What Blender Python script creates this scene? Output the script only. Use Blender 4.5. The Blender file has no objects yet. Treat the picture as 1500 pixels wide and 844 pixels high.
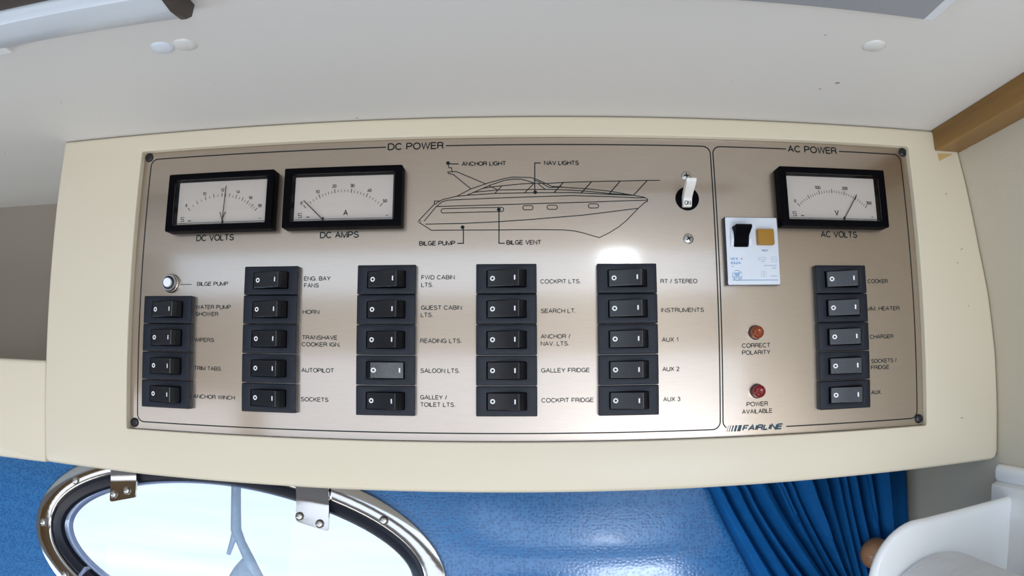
import bpy, bmesh, math, random
from mathutils import Vector, Matrix

random.seed(7)
C = bpy.context.scene.collection
PI = math.pi
Z0 = 1.5


def P(x, y, z):
    """millimetres measured from the switch panel (x right, y up, z out of the panel) to world metres"""
    return Vector((x / 1000, -z / 1000, Z0 + y / 1000))


# ------------------------------------------------------------------ camera
cd = bpy.data.cameras.new('camera')
cam = bpy.data.objects.new('camera', cd)
C.objects.link(cam)
cd.type = 'PANO'
cd.panorama_type = 'FISHEYE_LENS_POLYNOMIAL'      # the photograph's wide phone lens with its barrel distortion
cd.sensor_fit = 'HORIZONTAL'
cd.sensor_width = 36.0
cd.fisheye_fov = math.radians(170)
cd.fisheye_polynomial_k0 = 0.0
cd.fisheye_polynomial_k1 = -0.0410660
cd.fisheye_polynomial_k2 = 0.0
cd.fisheye_polynomial_k3 = 2.2050e-6
cd.fisheye_polynomial_k4 = 0.0
cd.clip_start = 0.01
RX, RY, RZ = (math.radians(a) for a in (6.75336388, 1.09811983, -0.17811462))
R = Matrix.Rotation(RY, 3, 'Y') @ Matrix.Rotation(RX, 3, 'X') @ Matrix.Rotation(RZ, 3, 'Z')
AX = Matrix(((1, 0, 0), (0, 0, -1), (0, 1, 0)))
cam.matrix_world = Matrix.Translation(P(-0.673, -29.418, 500.0)) @ (AX @ R).to_4x4()
bpy.context.scene.camera = cam

# ------------------------------------------------------------------ world, lights, exposure
sc = bpy.context.scene
sc.view_settings.view_transform = 'Standard'
sc.view_settings.look = 'None'
sc.view_settings.gamma = 1
sc.view_settings.use_curve_mapping = False
sc.view_settings.exposure = 0.0
w = bpy.data.worlds.new('world')
sc.world = w
w.use_nodes = True
w.node_tree.nodes['Background'].inputs['Color'].default_value = (0.86, 0.90, 1.0, 1)
w.node_tree.nodes['Background'].inputs['Strength'].default_value = 0.25


def area(name, pos, target, sx, sy, power, col):
    l = bpy.data.lights.new(name, 'AREA')
    l.shape = 'RECTANGLE'
    l.size = sx / 1000
    l.size_y = sy / 1000
    l.energy = power
    l.color = col
    o = bpy.data.objects.new(name, l)
    C.objects.link(o)
    o.location = P(*pos)
    o.rotation_euler = (P(*target) - P(*pos)).to_track_quat('-Z', 'Y').to_euler()
    return o


area('added_low_fill', (-250, -800, 1000), (50, 60, 0), 1300, 600, 6.4, (1.0, 0.985, 0.96))  # added low fill that brightens the ceiling and housing from below
area('daylight_windscreen', (150, 330, 1320), (100, -100, 0), 2400, 320, 5.5, (0.76, 0.94, 1.16))
area('daylight_windscreen_glint', (246, 271, 1300), (30, -60, 0), 80, 90, 0.38, (0.92, 0.98, 1.05))
area('added_left_fill', (-1500, -620, 760), (-300, -60, 0), 700, 260, 4.2, (0.62, 0.86, 1.14))  # added cool fill for the left end of the housing
area('added_right_fill', (320, -340, 1100), (380, -80, 0), 300, 200, 3.0, (0.84, 0.96, 1.14))  # added fill hung inside the cabin for the housing's right end
area('added_rear_right_light', (1010, -70, 1740), (1010, -70, 0), 340, 300, 2.6, (0.92, 0.98, 1.08))  # added light for the tipped rocker's face to mirror
area('added_rear_light', (-30, -160, 1740), (-30, -160, 0), 1700, 360, 3.9, (0.84, 0.98, 1.20))  # added rear light, sized to brighten the panel's reflection
area('added_rear_left_light', (-1330, -270, 1740), (-1330, -270, 0), 700, 260, 1.3, (0.90, 0.98, 1.10))  # added light for the panel's lower left to reflect
sun = bpy.data.lights.new('sun', 'SUN')
sun.energy = 6.2
sun.angle = math.radians(1.0)
so = bpy.data.objects.new('sun', sun)
C.objects.link(so)
so.rotation_euler = Vector((0.25, 0.62, -0.9)).to_track_quat('-Z', 'Y').to_euler()   # shines on the quay, over the boat


# ------------------------------------------------------------------ materials
def mat(name, col, rough=0.5, metal=0.0, coat=0.0, coat_rough=0.05, trans=0.0, spec=0.5, ior=1.45):
    m = bpy.data.materials.new(name)
    m.use_nodes = True
    b = m.node_tree.nodes['Principled BSDF']
    b.inputs['Base Color'].default_value = (*col, 1)
    b.inputs['Roughness'].default_value = rough
    b.inputs['Metallic'].default_value = metal
    b.inputs['Coat Weight'].default_value = coat
    b.inputs['Coat Roughness'].default_value = coat_rough
    b.inputs['Transmission Weight'].default_value = trans
    b.inputs['Specular IOR Level'].default_value = spec
    b.inputs['IOR'].default_value = ior
    return m


def nodes(m):
    nt = m.node_tree
    return nt, nt.nodes, nt.links, nt.nodes['Principled BSDF']


def noise(m, scale, detail=3, stretch=(1, 1, 1), rough=0.5):
    nt, N, L, b = nodes(m)
    tc = N.new('ShaderNodeTexCoord')
    mp = N.new('ShaderNodeMapping')
    mp.inputs['Scale'].default_value = stretch
    n = N.new('ShaderNodeTexNoise')
    n.inputs['Scale'].default_value = scale
    n.inputs['Detail'].default_value = detail
    n.inputs['Roughness'].default_value = rough
    L.new(tc.outputs['Object'], mp.inputs['Vector'])
    L.new(mp.outputs['Vector'], n.inputs['Vector'])
    return n


def ramp(m, src, stops):
    nt, N, L, b = nodes(m)
    r = N.new('ShaderNodeValToRGB')
    els = r.color_ramp.elements
    while len(els) < len(stops):
        els.new(0.5)
    for e, (p, c) in zip(els, stops):
        e.position = p
        e.color = (*c, 1)
    L.new(src, r.inputs['Fac'])
    return r


def bump(m, src, strength, dist=0.001):
    nt, N, L, b = nodes(m)
    bp = N.new('ShaderNodeBump')
    bp.inputs['Strength'].default_value = strength
    bp.inputs['Distance'].default_value = dist
    L.new(src, bp.inputs['Height'])
    L.new(bp.outputs['Normal'], b.inputs['Normal'])


def varied(name, c0, c1, scale, stretch=(1, 1, 1), bumpy=0.0, bscale=None, **k):
    m = mat(name, c0, **k)
    nt, N, L, b = nodes(m)
    n = noise(m, scale, 4, stretch)
    r = ramp(m, n.outputs['Fac'], [(0.3, c0), (0.7, c1)])
    L.new(r.outputs['Color'], b.inputs['Base Color'])
    if bumpy:
        n2 = noise(m, bscale or scale * 6, 3, stretch)
        bump(m, n2.outputs['Fac'], bumpy)
    return m


def speckled(name, c0, dirt, scale, amount, **k):
    """a plain painted surface with sparse small dark specks"""
    m = mat(name, c0, **k)
    nt, N, L, b = nodes(m)
    tc = N.new('ShaderNodeTexCoord')
    v = N.new('ShaderNodeTexVoronoi')
    v.inputs['Scale'].default_value = scale
    L.new(tc.outputs['Object'], v.inputs['Vector'])
    n = noise(m, scale * 0.8, 1)
    mul = N.new('ShaderNodeMath')
    mul.operation = 'ADD'
    sub = N.new('ShaderNodeMath')
    sub.operation = 'MULTIPLY'
    L.new(n.outputs['Fac'], sub.inputs[0])
    sub.inputs[1].default_value = 0.16
    L.new(v.outputs['Distance'], mul.inputs[0])
    L.new(sub.outputs[0], mul.inputs[1])
    r = ramp(m, mul.outputs[0], [(amount, dirt), (amount + 0.015, c0)])
    L.new(r.outputs['Color'], b.inputs['Base Color'])
    return m


M = {}
M['cream'] = varied('cream_gelcoat', (0.665, 0.588, 0.445), (0.685, 0.608, 0.465), 5, rough=0.40, coat=0.1, coat_rough=0.3)
M['ceiling'] = speckled('ceiling_vinyl', (0.73, 0.705, 0.665), (0.30, 0.28, 0.25), 42, 0.10, rough=0.6)
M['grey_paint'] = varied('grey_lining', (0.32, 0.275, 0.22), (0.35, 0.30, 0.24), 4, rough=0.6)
M['wall'] = varied('bulkhead_lining', (0.60, 0.545, 0.43), (0.63, 0.575, 0.46), 6, bumpy=0.15, bscale=500, rough=0.6)

pm = mat('anodised_panel', (0.64, 0.56, 0.49), rough=0.33, metal=1.0, coat=1.0, coat_rough=0.10)
pm.node_tree.nodes['Principled BSDF'].inputs['Coat IOR'].default_value = 2.0
_n = noise(pm, 60, 5, (1, 1, 14), 0.7)
_nt, _N, _L, _b = nodes(pm)
_r = ramp(pm, _n.outputs['Fac'], [(0.25, (0.43, 0.34, 0.255)), (0.75, (0.465, 0.37, 0.28))])
_L.new(_r.outputs['Color'], _b.inputs['Base Color'])
M['panel'] = pm
M['ink'] = mat('dark_green_ink', (0.006, 0.014, 0.016), rough=0.5, spec=0.2)
M['ink_glare'] = mat('glare_greyed_ink', (0.02, 0.028, 0.028), rough=0.5, spec=0.2)  # small captions: glare is put into this greyer ink colour
M['logo'] = varied('logo_ink', (0.005, 0.035, 0.055), (0.01, 0.06, 0.09), 300, rough=0.4)

bk = mat('black_moulded_plastic', (0.004, 0.006, 0.014), rough=0.34, spec=0.42)
bump(bk, noise(bk, 1700, 2).outputs['Fac'], 0.7, 0.0004)
M['black'] = bk
M['rocker'] = mat('black_rocker_plastic', (0.004, 0.005, 0.008), rough=0.20, spec=0.9)
bump(M['rocker'], noise(M['rocker'], 1500, 2).outputs['Fac'], 0.35, 0.0003)
M['meter'] = mat('black_meter_plastic', (0.002, 0.002, 0.003), rough=0.55, spec=0.05)
M['white_mark'] = mat('white_mark', (0.85, 0.86, 0.86), rough=0.5)
M['dial'] = varied('dial_card', (0.68, 0.615, 0.55), (0.70, 0.635, 0.57), 40, rough=0.55)
M['dial_ink'] = mat('dial_ink', (0.006, 0.006, 0.006), rough=0.6, spec=0.15)
M['steel'] = varied('screw_steel', (0.52, 0.50, 0.47), (0.62, 0.60, 0.57), 400, rough=0.28, metal=1.0)
M['dark_screw'] = varied('blackened_screw', (0.015, 0.016, 0.02), (0.05, 0.05, 0.055), 500, rough=0.35, metal=0.6)
M['slot'] = mat('slot_shadow_steel', (0.02, 0.02, 0.02), rough=0.7)
M['chrome'] = mat('polished_stainless', (0.50, 0.485, 0.47), rough=0.10, metal=1.0)
bump(M['chrome'], noise(M['chrome'], 25, 3).outputs['Fac'], 0.06, 0.002)
M['rubber'] = mat('black_rubber', (0.006, 0.008, 0.018), rough=0.35)
M['white_plastic'] = varied('white_plastic', (0.87, 0.875, 0.87), (0.89, 0.895, 0.89), 8, rough=0.22, coat=0.3, coat_rough=0.05)
M['lever_white'] = varied('lever_plastic', (0.78, 0.76, 0.70), (0.82, 0.80, 0.76), 120, rough=0.35)
M['button_white'] = mat('white_button_cap', (0.86, 0.88, 0.90), rough=0.3)
M['breaker'] = varied('breaker_white_plastic', (0.66, 0.70, 0.76), (0.70, 0.74, 0.80), 60, rough=0.35)
M['print_blue'] = mat('blue_print', (0.02, 0.22, 0.48), rough=0.5)
M['print_pale'] = mat('pale_blue_print', (0.26, 0.40, 0.55), rough=0.5)
M['yellow'] = mat('ochre_button', (0.33, 0.165, 0.014), rough=0.42)
M['amber'] = mat('amber_lens', (0.30, 0.05, 0.004), rough=0.14, trans=0.25, coat=0.4)
M['red'] = mat('red_lens', (0.26, 0.006, 0.008), rough=0.14, trans=0.25, coat=0.4)
M['led_ring'] = mat('lamp_collar', (0.10, 0.03, 0.025), rough=0.3)
M['cap'] = mat('screw_cap_plastic', (0.70, 0.69, 0.66), rough=0.25, coat=0.3)
M['cap_blue'] = mat('pale_screw_cap_plastic', (0.70, 0.75, 0.82), rough=0.3, coat=0.2)
M['diffuser'] = varied('lamp_diffuser', (0.60, 0.65, 0.70), (0.66, 0.71, 0.76), 3, stretch=(1, 30, 1), rough=0.3, coat=0.2)
M['brown_plastic'] = mat('dark_brown_plastic', (0.05, 0.035, 0.028), rough=0.4)
M['grey_unit'] = mat('grey_unit_plastic', (0.30, 0.31, 0.33), rough=0.4)
M['pale_edge'] = mat('pale_edge_plastic', (0.72, 0.74, 0.78), rough=0.35)

wd = mat('varnished_wood', (0.42, 0.2, 0.05), rough=0.42, coat=0.2, coat_rough=0.2)
_n = noise(wd, 30, 6, (1, 0.06, 1), 0.6)
_nt, _N, _L, _b = nodes(wd)
_r = ramp(wd, _n.outputs['Fac'], [(0.30, (0.16, 0.072, 0.010)), (0.5, (0.25, 0.125, 0.022)), (0.72, (0.34, 0.185, 0.046))])
_L.new(_r.outputs['Color'], _b.inputs['Base Color'])
M['wood'] = wd
kn = mat('turned_wood', (0.3, 0.14, 0.06), rough=0.35, coat=0.3)
_n = noise(kn, 60, 5, (0.25, 1, 1.6), 0.6)
_nt, _N, _L, _b = nodes(kn)
_r = ramp(kn, _n.outputs['Fac'], [(0.3, (0.28, 0.13, 0.055)), (0.7, (0.46, 0.25, 0.13))])
_L.new(_r.outputs['Color'], _b.inputs['Base Color'])
M['knob_wood'] = kn

bv = mat('blue_vinyl', (0.03, 0.14, 0.38), rough=0.19, spec=0.7, coat=0.6, coat_rough=0.13)
_nt, _N, _L, _b = nodes(bv)
_tc = _N.new('ShaderNodeTexCoord')
_v = _N.new('ShaderNodeTexVoronoi')
_v.inputs['Scale'].default_value = 350
_v.inputs['Randomness'].default_value = 0.7
_mp = _N.new('ShaderNodeMapping')
_mp.inputs['Scale'].default_value = (0.8, 1.0, 1.0)
_L.new(_tc.outputs['Object'], _mp.inputs['Vector'])
_L.new(_mp.outputs['Vector'], _v.inputs['Vector'])
_r = ramp(bv, _v.outputs['Distance'], [(0.10, (0.014, 0.095, 0.28)), (0.62, (0.036, 0.185, 0.44))])
_L.new(_r.outputs['Color'], _b.inputs['Base Color'])
bump(bv, _r.outputs['Color'], 0.9, 0.0012)
M['blue_vinyl'] = bv
M['curtain'] = varied('blue_curtain_cloth', (0.003, 0.085, 0.27), (0.005, 0.10, 0.31), 90, bumpy=0.35, bscale=900, rough=0.75)
M['curtain'].node_tree.nodes['Principled BSDF'].inputs['Specular IOR Level'].default_value = 0.15

M['paper'] = varied('paper_towel', (0.66, 0.67, 0.70), (0.72, 0.73, 0.76), 40, rough=0.85)
_v = M['paper'].node_tree.nodes.new('ShaderNodeTexVoronoi')
_v.inputs['Scale'].default_value = 190
_tc = M['paper'].node_tree.nodes.new('ShaderNodeTexCoord')
M['paper'].node_tree.links.new(_tc.outputs['Object'], _v.inputs['Vector'])
bump(M['paper'], _v.outputs['Distance'], 0.4, 0.0015)
M['quay'] = varied('white_quay', (0.62, 0.76, 0.86), (0.90, 0.92, 0.93), 1.3, stretch=(0.4, 1, 5), rough=0.8)
M['rope'] = varied('glare_paled_rope', (0.52, 0.62, 0.76), (0.62, 0.72, 0.86), 160, rough=0.9, bumpy=0.5, bscale=500)  # pale blue-grey holds the glare from outside, painted in
M['scuff'] = mat('dark_scuff', (0.20, 0.15, 0.09), rough=0.8)
M['chip'] = mat('bare_chip', (0.52, 0.36, 0.14), rough=0.7)


def clear_pane(name, tint, gloss):
    m = bpy.data.materials.new(name)
    m.use_nodes = True
    nt = m.node_tree
    nt.nodes.clear()
    out = nt.nodes.new('ShaderNodeOutputMaterial')
    mix = nt.nodes.new('ShaderNodeMixShader')
    t = nt.nodes.new('ShaderNodeBsdfTransparent')
    t.inputs['Color'].default_value = (*tint, 1)
    g = nt.nodes.new('ShaderNodeBsdfGlossy')
    g.inputs['Roughness'].default_value = 0.03
    f = nt.nodes.new('ShaderNodeFresnel')
    f.inputs['IOR'].default_value = gloss
    nt.links.new(f.outputs[0], mix.inputs[0])
    nt.links.new(t.outputs[0], mix.inputs[1])
    nt.links.new(g.outputs[0], mix.inputs[2])
    nt.links.new(mix.outputs[0], out.inputs['Surface'])
    return m


M['meter_glass'] = clear_pane('meter_window', (0.97, 0.97, 0.97), 1.3)
M['port_glass'] = clear_pane('port_glass', (0.93, 0.96, 0.98), 1.35)
M['acrylic_edge'] = mat('acrylic_edge', (0.42, 0.48, 0.72), rough=0.15, trans=0.4)


# ------------------------------------------------------------------ mesh building
class MB:
    """collects shapes in panel millimetres and links them as one mesh object"""

    def __init__(self):
        self.v = []
        self.f = []

    def add(self, vs, fs):
        k = len(self.v)
        self.v += [tuple(v) for v in vs]
        self.f += [tuple(i + k for i in f) for f in fs]
        return self

    def box(self, x0, x1, y0, y1, z0, z1):
        vs = [(x, y, z) for z in (z0, z1) for y in (y0, y1) for x in (x0, x1)]
        return self.add(vs, [(0, 2, 3, 1), (4, 5, 7, 6), (0, 1, 5, 4), (2, 6, 7, 3), (0, 4, 6, 2), (1, 3, 7, 5)])

    def loops(self, ls, cap0=False, cap1=False, closed=True):
        """skin through a list of equally long vertex loops"""
        n = len(ls[0])
        vs = [v for l in ls for v in l]
        fs = []
        for a in range(len(ls) - 1):
            for i in range(n if closed else n - 1):
                j = (i + 1) % n
                fs.append((a * n + i, a * n + j, (a + 1) * n + j, (a + 1) * n + i))
        if cap0:
            fs.append(tuple(range(n - 1, -1, -1)))
        if cap1:
            fs.append(tuple(range((len(ls) - 1) * n, len(ls) * n)))
        return self.add(vs, fs)

    def ribbon(self, pts, wid, z, closed=False):
        """flat printed line of the given width"""
        pts = [Vector(p[:2]) for p in pts]
        n = len(pts)
        L = []
        for i, p in enumerate(pts):
            a = pts[i - 1] if (i > 0 or closed) else p
            b = pts[(i + 1) % n] if (i < n - 1 or closed) else p
            d1 = (p - a).normalized() if (p - a).length > 1e-9 else None
            d2 = (b - p).normalized() if (b - p).length > 1e-9 else None
            if d1 is None:
                d1 = d2
            if d2 is None:
                d2 = d1
            t = (d1 + d2)
            t = t.normalized() if t.length > 1e-6 else d1
            nrm = Vector((-t.y, t.x))
            k = 1 / max(0.5, abs(nrm.dot(Vector((-d1.y, d1.x)))))
            L.append(((p + nrm * wid / 2 * k), (p - nrm * wid / 2 * k)))
        vs = [(q.x, q.y, z) for pr in L for q in pr]
        fs = [(2 * i + 1, 2 * ((i + 1) % n) + 1, 2 * ((i + 1) % n), 2 * i) for i in range(n if closed else n - 1)]
        return self.add(vs, fs)

    def disc(self, x, y, z, r, n=24, r2=None):
        a = [(x + r * math.cos(2 * PI * i / n), y + (r2 or r) * math.sin(2 * PI * i / n), z) for i in range(n)]
        return self.add(a, [tuple(range(n))])

    def annulus(self, x, y, z, ro, ri, n=28, ky=1.0, zf=None):
        o = [(x + ro * math.cos(2 * PI * i / n), y + ky * ro * math.sin(2 * PI * i / n)) for i in range(n)]
        q = [(x + ri * math.cos(2 * PI * i / n), y + ky * ri * math.sin(2 * PI * i / n)) for i in range(n)]
        zz = zf or (lambda px: z)
        return self.loops([[(a, b, zz(a)) for a, b in o], [(a, b, zz(a)) for a, b in q]])

    def lathe(self, prof, c=(0, 0, 0), n=32, axis='z'):
        """profile of (radius, height) turned about an axis"""
        ls = []
        for r, h in prof:
            l = []
            for i in range(n):
                a = 2 * PI * i / n
                u, v = r * math.cos(a), r * math.sin(a)
                l.append({'z': (c[0] + u, c[1] + v, c[2] + h), 'x': (c[0] + h, c[1] + u, c[2] + v), 'y': (c[0] + v, c[1] + h, c[2] + u)}[axis])
            ls.append(l)
        return self.loops(ls, cap0=prof[0][0] > 1e-6, cap1=prof[-1][0] > 1e-6)

    def tube(self, pts, r, n=12):
        pts = [Vector(p) for p in pts]
        ls = []
        up = Vector((0.1, 0.2, 1)).normalized()
        for i, p in enumerate(pts):
            t = (pts[min(i + 1, len(pts) - 1)] - pts[max(i - 1, 0)]).normalized()
            u = t.cross(up).normalized()
            v = t.cross(u)
            rr = r[i] if isinstance(r, (list, tuple)) else r
            ls.append([tuple(p + u * rr * math.cos(2 * PI * k / n) + v * rr * math.sin(2 * PI * k / n)) for k in range(n)])
        return self.loops(ls, True, True)

    def text(self, body, x0, x1, y, cap, z, slant=0.0, weight=0.10):
        return set_text(self, body, x0, x1, y, cap, z, slant, weight)

    def build(self, name, m, parent=None, off=(0, 0, 0), smooth=False, bevel=0.0, seg=2, recalc=True):
        me = bpy.data.meshes.new(name)
        if parent is not None:
            off = parent.get('_o', off) if '_o' in parent.keys() else off
        me.from_pydata([tuple(P(v[0] - off[0], v[1] - off[1], v[2] - off[2]) - P(0, 0, 0)) for v in self.v], [], self.f)
        bm = bmesh.new()
        bm.from_mesh(me)
        bmesh.ops.remove_doubles(bm, verts=bm.verts, dist=1e-7)
        if recalc:
            bmesh.ops.recalc_face_normals(bm, faces=bm.faces)
        bm.to_mesh(me)
        bm.free()
        me.materials.append(m)
        o = bpy.data.objects.new(name, me)
        C.objects.link(o)
        if parent is not None:
            o.parent = parent
        else:
            o.location = P(*off)
        if smooth:
            for p in me.polygons:
                p.use_smooth = True
            me.set_sharp_from_angle(angle=math.radians(38))
        if bevel:
            bmod = o.modifiers.new('bevel', 'BEVEL')
            bmod.width = bevel / 1000
            bmod.segments = seg
            bmod.limit_method = 'ANGLE'
            bmod.angle_limit = math.radians(35)
            bmod.harden_normals = False
        return o


def arc(cx, cy, rx, ry, a0, a1, n=10):
    return [(cx + rx * math.cos(math.radians(a0 + (a1 - a0) * i / n)), cy + ry * math.sin(math.radians(a0 + (a1 - a0) * i / n))) for i in range(n + 1)]


def bowl(x0, x1, y0, y1, r):
    """right-hand bowl of B, D, P, R"""
    return [(x0, y1)] + arc(x1 - r, y1 - r, r, r, 90, 0, 6) + arc(x1 - r, y0 + r, r, r, 0, -90, 6) + [(x0, y0)]


# plain grotesque capitals as centre lines, cap height 1: (advance width, strokes)
_S = arc(.31, .745, .255, .255, 20, 180, 9) + arc(.31, .76, .255, .23, 180, 250, 4)[1:] + [(.38, .495)] + arc(.33, .265, .28, .23, 75, 0, 5) + arc(.31, .26, .30, .26, 0, -165, 10)[1:]
FONT = {
    'A': (.66, [[(0, 0), (.33, 1), (.66, 0)], [(.12, .34), (.54, .34)]]),
    'B': (.60, [[(0, 0), (0, 1)], bowl(0, .55, .52, 1, .24), bowl(0, .60, 0, .52, .26)]),
    'C': (.68, [arc(.36, .5, .36, .5, 42, 318, 20)]),
    'D': (.66, [[(0, 0), (0, 1)], [(0, 1), (.28, 1)] + arc(.28, .5, .38, .5, 90, -90, 16) + [(0, 0)]]),
    'E': (.54, [[(.54, 1), (0, 1), (0, 0), (.55, 0)], [(0, .52), (.50, .52)]]),
    'F': (.52, [[(.52, 1), (0, 1), (0, 0)], [(0, .5), (.45, .5)]]),
    'G': (.72, [arc(.36, .5, .36, .5, 45, 325, 20) + [(.70, .22), (.70, .47), (.40, .47)], [(.70, .25), (.70, 0)]]),
    'H': (.62, [[(0, 0), (0, 1)], [(.62, 0), (.62, 1)], [(0, .52), (.62, .52)]]),
    'I': (.04, [[(.02, 0), (.02, 1)]]),
    'J': (.44, [[(.44, 1), (.44, .24)] + arc(.22, .24, .22, .24, 0, -180, 10)]),
    'K': (.62, [[(0, 0), (0, 1)], [(.58, 1), (0, .38)], [(.20, .58), (.62, 0)]]),
    'L': (.48, [[(0, 1), (0, 0), (.48, 0)]]),
    'M': (.76, [[(0, 0), (0, 1), (.38, .04), (.76, 1), (.76, 0)]]),
    'N': (.62, [[(0, 0), (0, 1), (.62, 0), (.62, 1)]]),
    'O': (.76, [arc(.38, .5, .38, .51, 90, 450, 28)]),
    'P': (.58, [[(0, 0), (0, 1)], bowl(0, .58, .46, 1, .27)]),
    'R': (.62, [[(0, 0), (0, 1)], bowl(0, .58, .50, 1, .25), [(.34, .50), (.50, .46), (.55, .36), (.56, .12), (.62, 0)]]),
    'S': (.62, [_S]),
    'T': (.58, [[(0, 1), (.58, 1)], [(.29, 1), (.29, 0)]]),
    'U': (.62, [[(0, 1), (0, .31)] + arc(.31, .31, .31, .32, 180, 360, 14) + [(.62, 1)]]),
    'V': (.64, [[(0, 1), (.32, 0), (.64, 1)]]),
    'W': (.90, [[(0, 1), (.22, 0), (.45, 1), (.68, 0), (.90, 1)]]),
    'X': (.62, [[(0, 0), (.60, 1)], [(0, 1), (.62, 0)]]),
    'Y': (.64, [[(0, 1), (.32, .44), (.64, 1)], [(.32, .44), (.32, 0)]]),
    'Z': (.58, [[(.02, 1), (.56, 1), (0, 0), (.58, 0)]]),
    '/': (.26, [[(0, -.02), (.26, 1.02)]]),
    '.': (.10, [[(.0, .06), (.12, .06)]]),
    '0': (.48, [arc(.24, .5, .24, .5, 90, 450, 24)]),
    '1': (.26, [[(0, .74), (.12, .80), (.22, 1), (.22, 0)]]),
    '2': (.48, [arc(.24, .73, .23, .26, 170, -30, 12) + [(.02, .03), (.02, 0), (.48, 0)]]),
    '3': (.48, [arc(.23, .75, .21, .25, 165, -80, 12) + [(.18, .53)], arc(.23, .27, .25, .27, 85, -165, 12)]),
    '4': (.50, [[(.38, 0), (.38, 1), (0, .26), (.50, .26)]]),
    '5': (.48, [[(.44, 1), (.10, 1), (.04, .48)] + arc(.23, .32, .25, .32, 125, -160, 14)]),
    '6': (.48, [arc(.24, .31, .24, .31, 90, 450, 20), [(.44, .80)] + arc(.26, .64, .26, .36, 45, 180, 8) + [(.0, .34)]]),
    '8': (.48, [arc(.24, .76, .20, .24, 90, 450, 18), arc(.24, .27, .24, .27, 90, 450, 18)]),
    ' ': (.22, []),
}


def set_text(mb, body, x0, x1, y, cap, z, slant=0.0, weight=0.10):
    """lettering in plain capitals fitted between x0 and x1 on the base line y"""
    gap = 0.18
    xx = 0.0
    strokes = []
    for ch in body:
        wd_, st = FONT[ch]
        for p in st:
            strokes.append([(xx + a_, b_) for a_, b_ in p])
        xx += wd_ + gap
    k = (x1 - x0 - weight * cap) / max(1e-6, (xx - gap))
    wt = weight * cap
    for i, p in enumerate(strokes):
        q = [(x0 + wt / 2 + a_ * k + slant * (b_ * cap), y + wt / 2 + b_ * (cap - wt)) for a_, b_ in p]
        mb.ribbon(q, wt, z + 0.0015 * (i % 5))
    return mb


def thing(name, label, cat, pos, group=None, kind=None):
    o = bpy.data.objects.new(name, None)
    o.empty_display_size = 0.01
    C.objects.link(o)
    o.location = P(*pos)
    o['_o'] = pos
    if label:
        o['label'] = label
    if cat:
        o['category'] = cat
    if group:
        o['group'] = group
    if kind:
        o['kind'] = kind
    return o


def sub(o, parent):
    """make o a sub-part: same place, parent is a mesh part at the thing's origin"""
    o.parent = parent
    return o


def tag(o, label, cat, group=None):
    o['label'] = label
    o['category'] = cat
    if group:
        o['group'] = group
    return o


def struct(o):
    o['kind'] = 'structure'
    return o


def rrect(x0, x1, y0, y1, r, n=5):
    """anticlockwise rounded rectangle"""
    pts = []
    for cx, cy, a0 in ((x1 - r, y0 + r, -PI / 2), (x1 - r, y1 - r, 0), (x0 + r, y1 - r, PI / 2), (x0 + r, y0 + r, PI)):
        for i in range(n + 1):
            a = a0 + PI / 2 * i / n
            pts.append((cx + r * math.cos(a), cy + r * math.sin(a)))
    return pts


def inset(loop, d):
    """move an anticlockwise loop inwards by d"""
    n = len(loop)
    out = []
    for i in range(n):
        a, p, b = Vector(loop[i - 1]), Vector(loop[i]), Vector(loop[(i + 1) % n])
        d1 = (p - a).normalized()
        d2 = (b - p).normalized()
        n1, n2 = Vector((-d1.y, d1.x)), Vector((-d2.y, d2.x))
        m = (n1 + n2)
        m = m / max(1e-6, m.dot(n1)) if m.length > 1e-6 else n1
        q = p + m * d
        out.append((q.x, q.y))
    return out


def zl(loop, z):
    return [(x, y, z) for x, y in loop]


def fill_ring(mb, lo, li, z):
    """flat face between an outer and an inner loop"""
    bm = bmesh.new()
    es = []
    for lp in (lo, li):
        vs = [bm.verts.new((x, y, z)) for x, y in lp]
        es += [bm.edges.new((vs[i], vs[(i + 1) % len(vs)])) for i in range(len(vs))]
    bmesh.ops.triangle_fill(bm, use_beauty=True, use_dissolve=False, edges=es)
    bm.verts.index_update()
    mb.add([tuple(v.co) for v in bm.verts], [tuple(v.index for v in f.verts) for f in bm.faces])
    bm.free()


def framed(mb, outer, inner, z, ro, ri, zo, zi, steps=4):
    """plate with a hole: rounded outer edge (radius ro) back to zo, rounded hole edge (ri) back to zi"""
    lo = []
    for k in range(steps + 1):
        a = PI / 2 * k / steps
        lo.append(zl(inset(outer, ro * (1 - math.sin(a))), z - ro * (1 - math.cos(a))))
    mb.loops(lo + [zl(outer, zo)])
    li = []
    for k in range(steps + 1):
        a = PI / 2 * k / steps
        li.append(zl(inset(inner, -ri * (1 - math.sin(a))), z - ri * (1 - math.cos(a))))
    mb.loops(li + [zl(inner, zi)])
    fill_ring(mb, [p[:2] for p in lo[0]], [p[:2] for p in li[0]], z)


def slab(mb, outer, z, ro, zo, steps=4):
    """solid plate with a rounded front edge"""
    lo = [zl(outer, zo)]
    for k in range(steps, -1, -1):
        a = PI / 2 * k / steps
        lo.append(zl(inset(outer, ro * (1 - math.sin(a))), z - ro * (1 - math.cos(a))))
    mb.loops(lo, True, True)


# ------------------------------------------------------------------ the setting
TOP = 160.8
o = MB().box(-3000, 3000, TOP, TOP + 30, -230, 600).build('ceiling', M['ceiling'])
struct(o)

AL = math.radians(9.7)                                    # the hull side flares outwards as it rises
HO = Vector((-313, -228, -136.7))
HW = Vector((0, math.cos(AL), -math.sin(AL)))
HN = Vector((0, math.sin(AL), math.cos(AL)))


def H(u, w_, n=0.0):
    """point on the hull side: u along, w up the slope, n into the cabin"""
    return tuple(HO + Vector((u, 0, 0)) + HW * w_ + HN * n)


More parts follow.
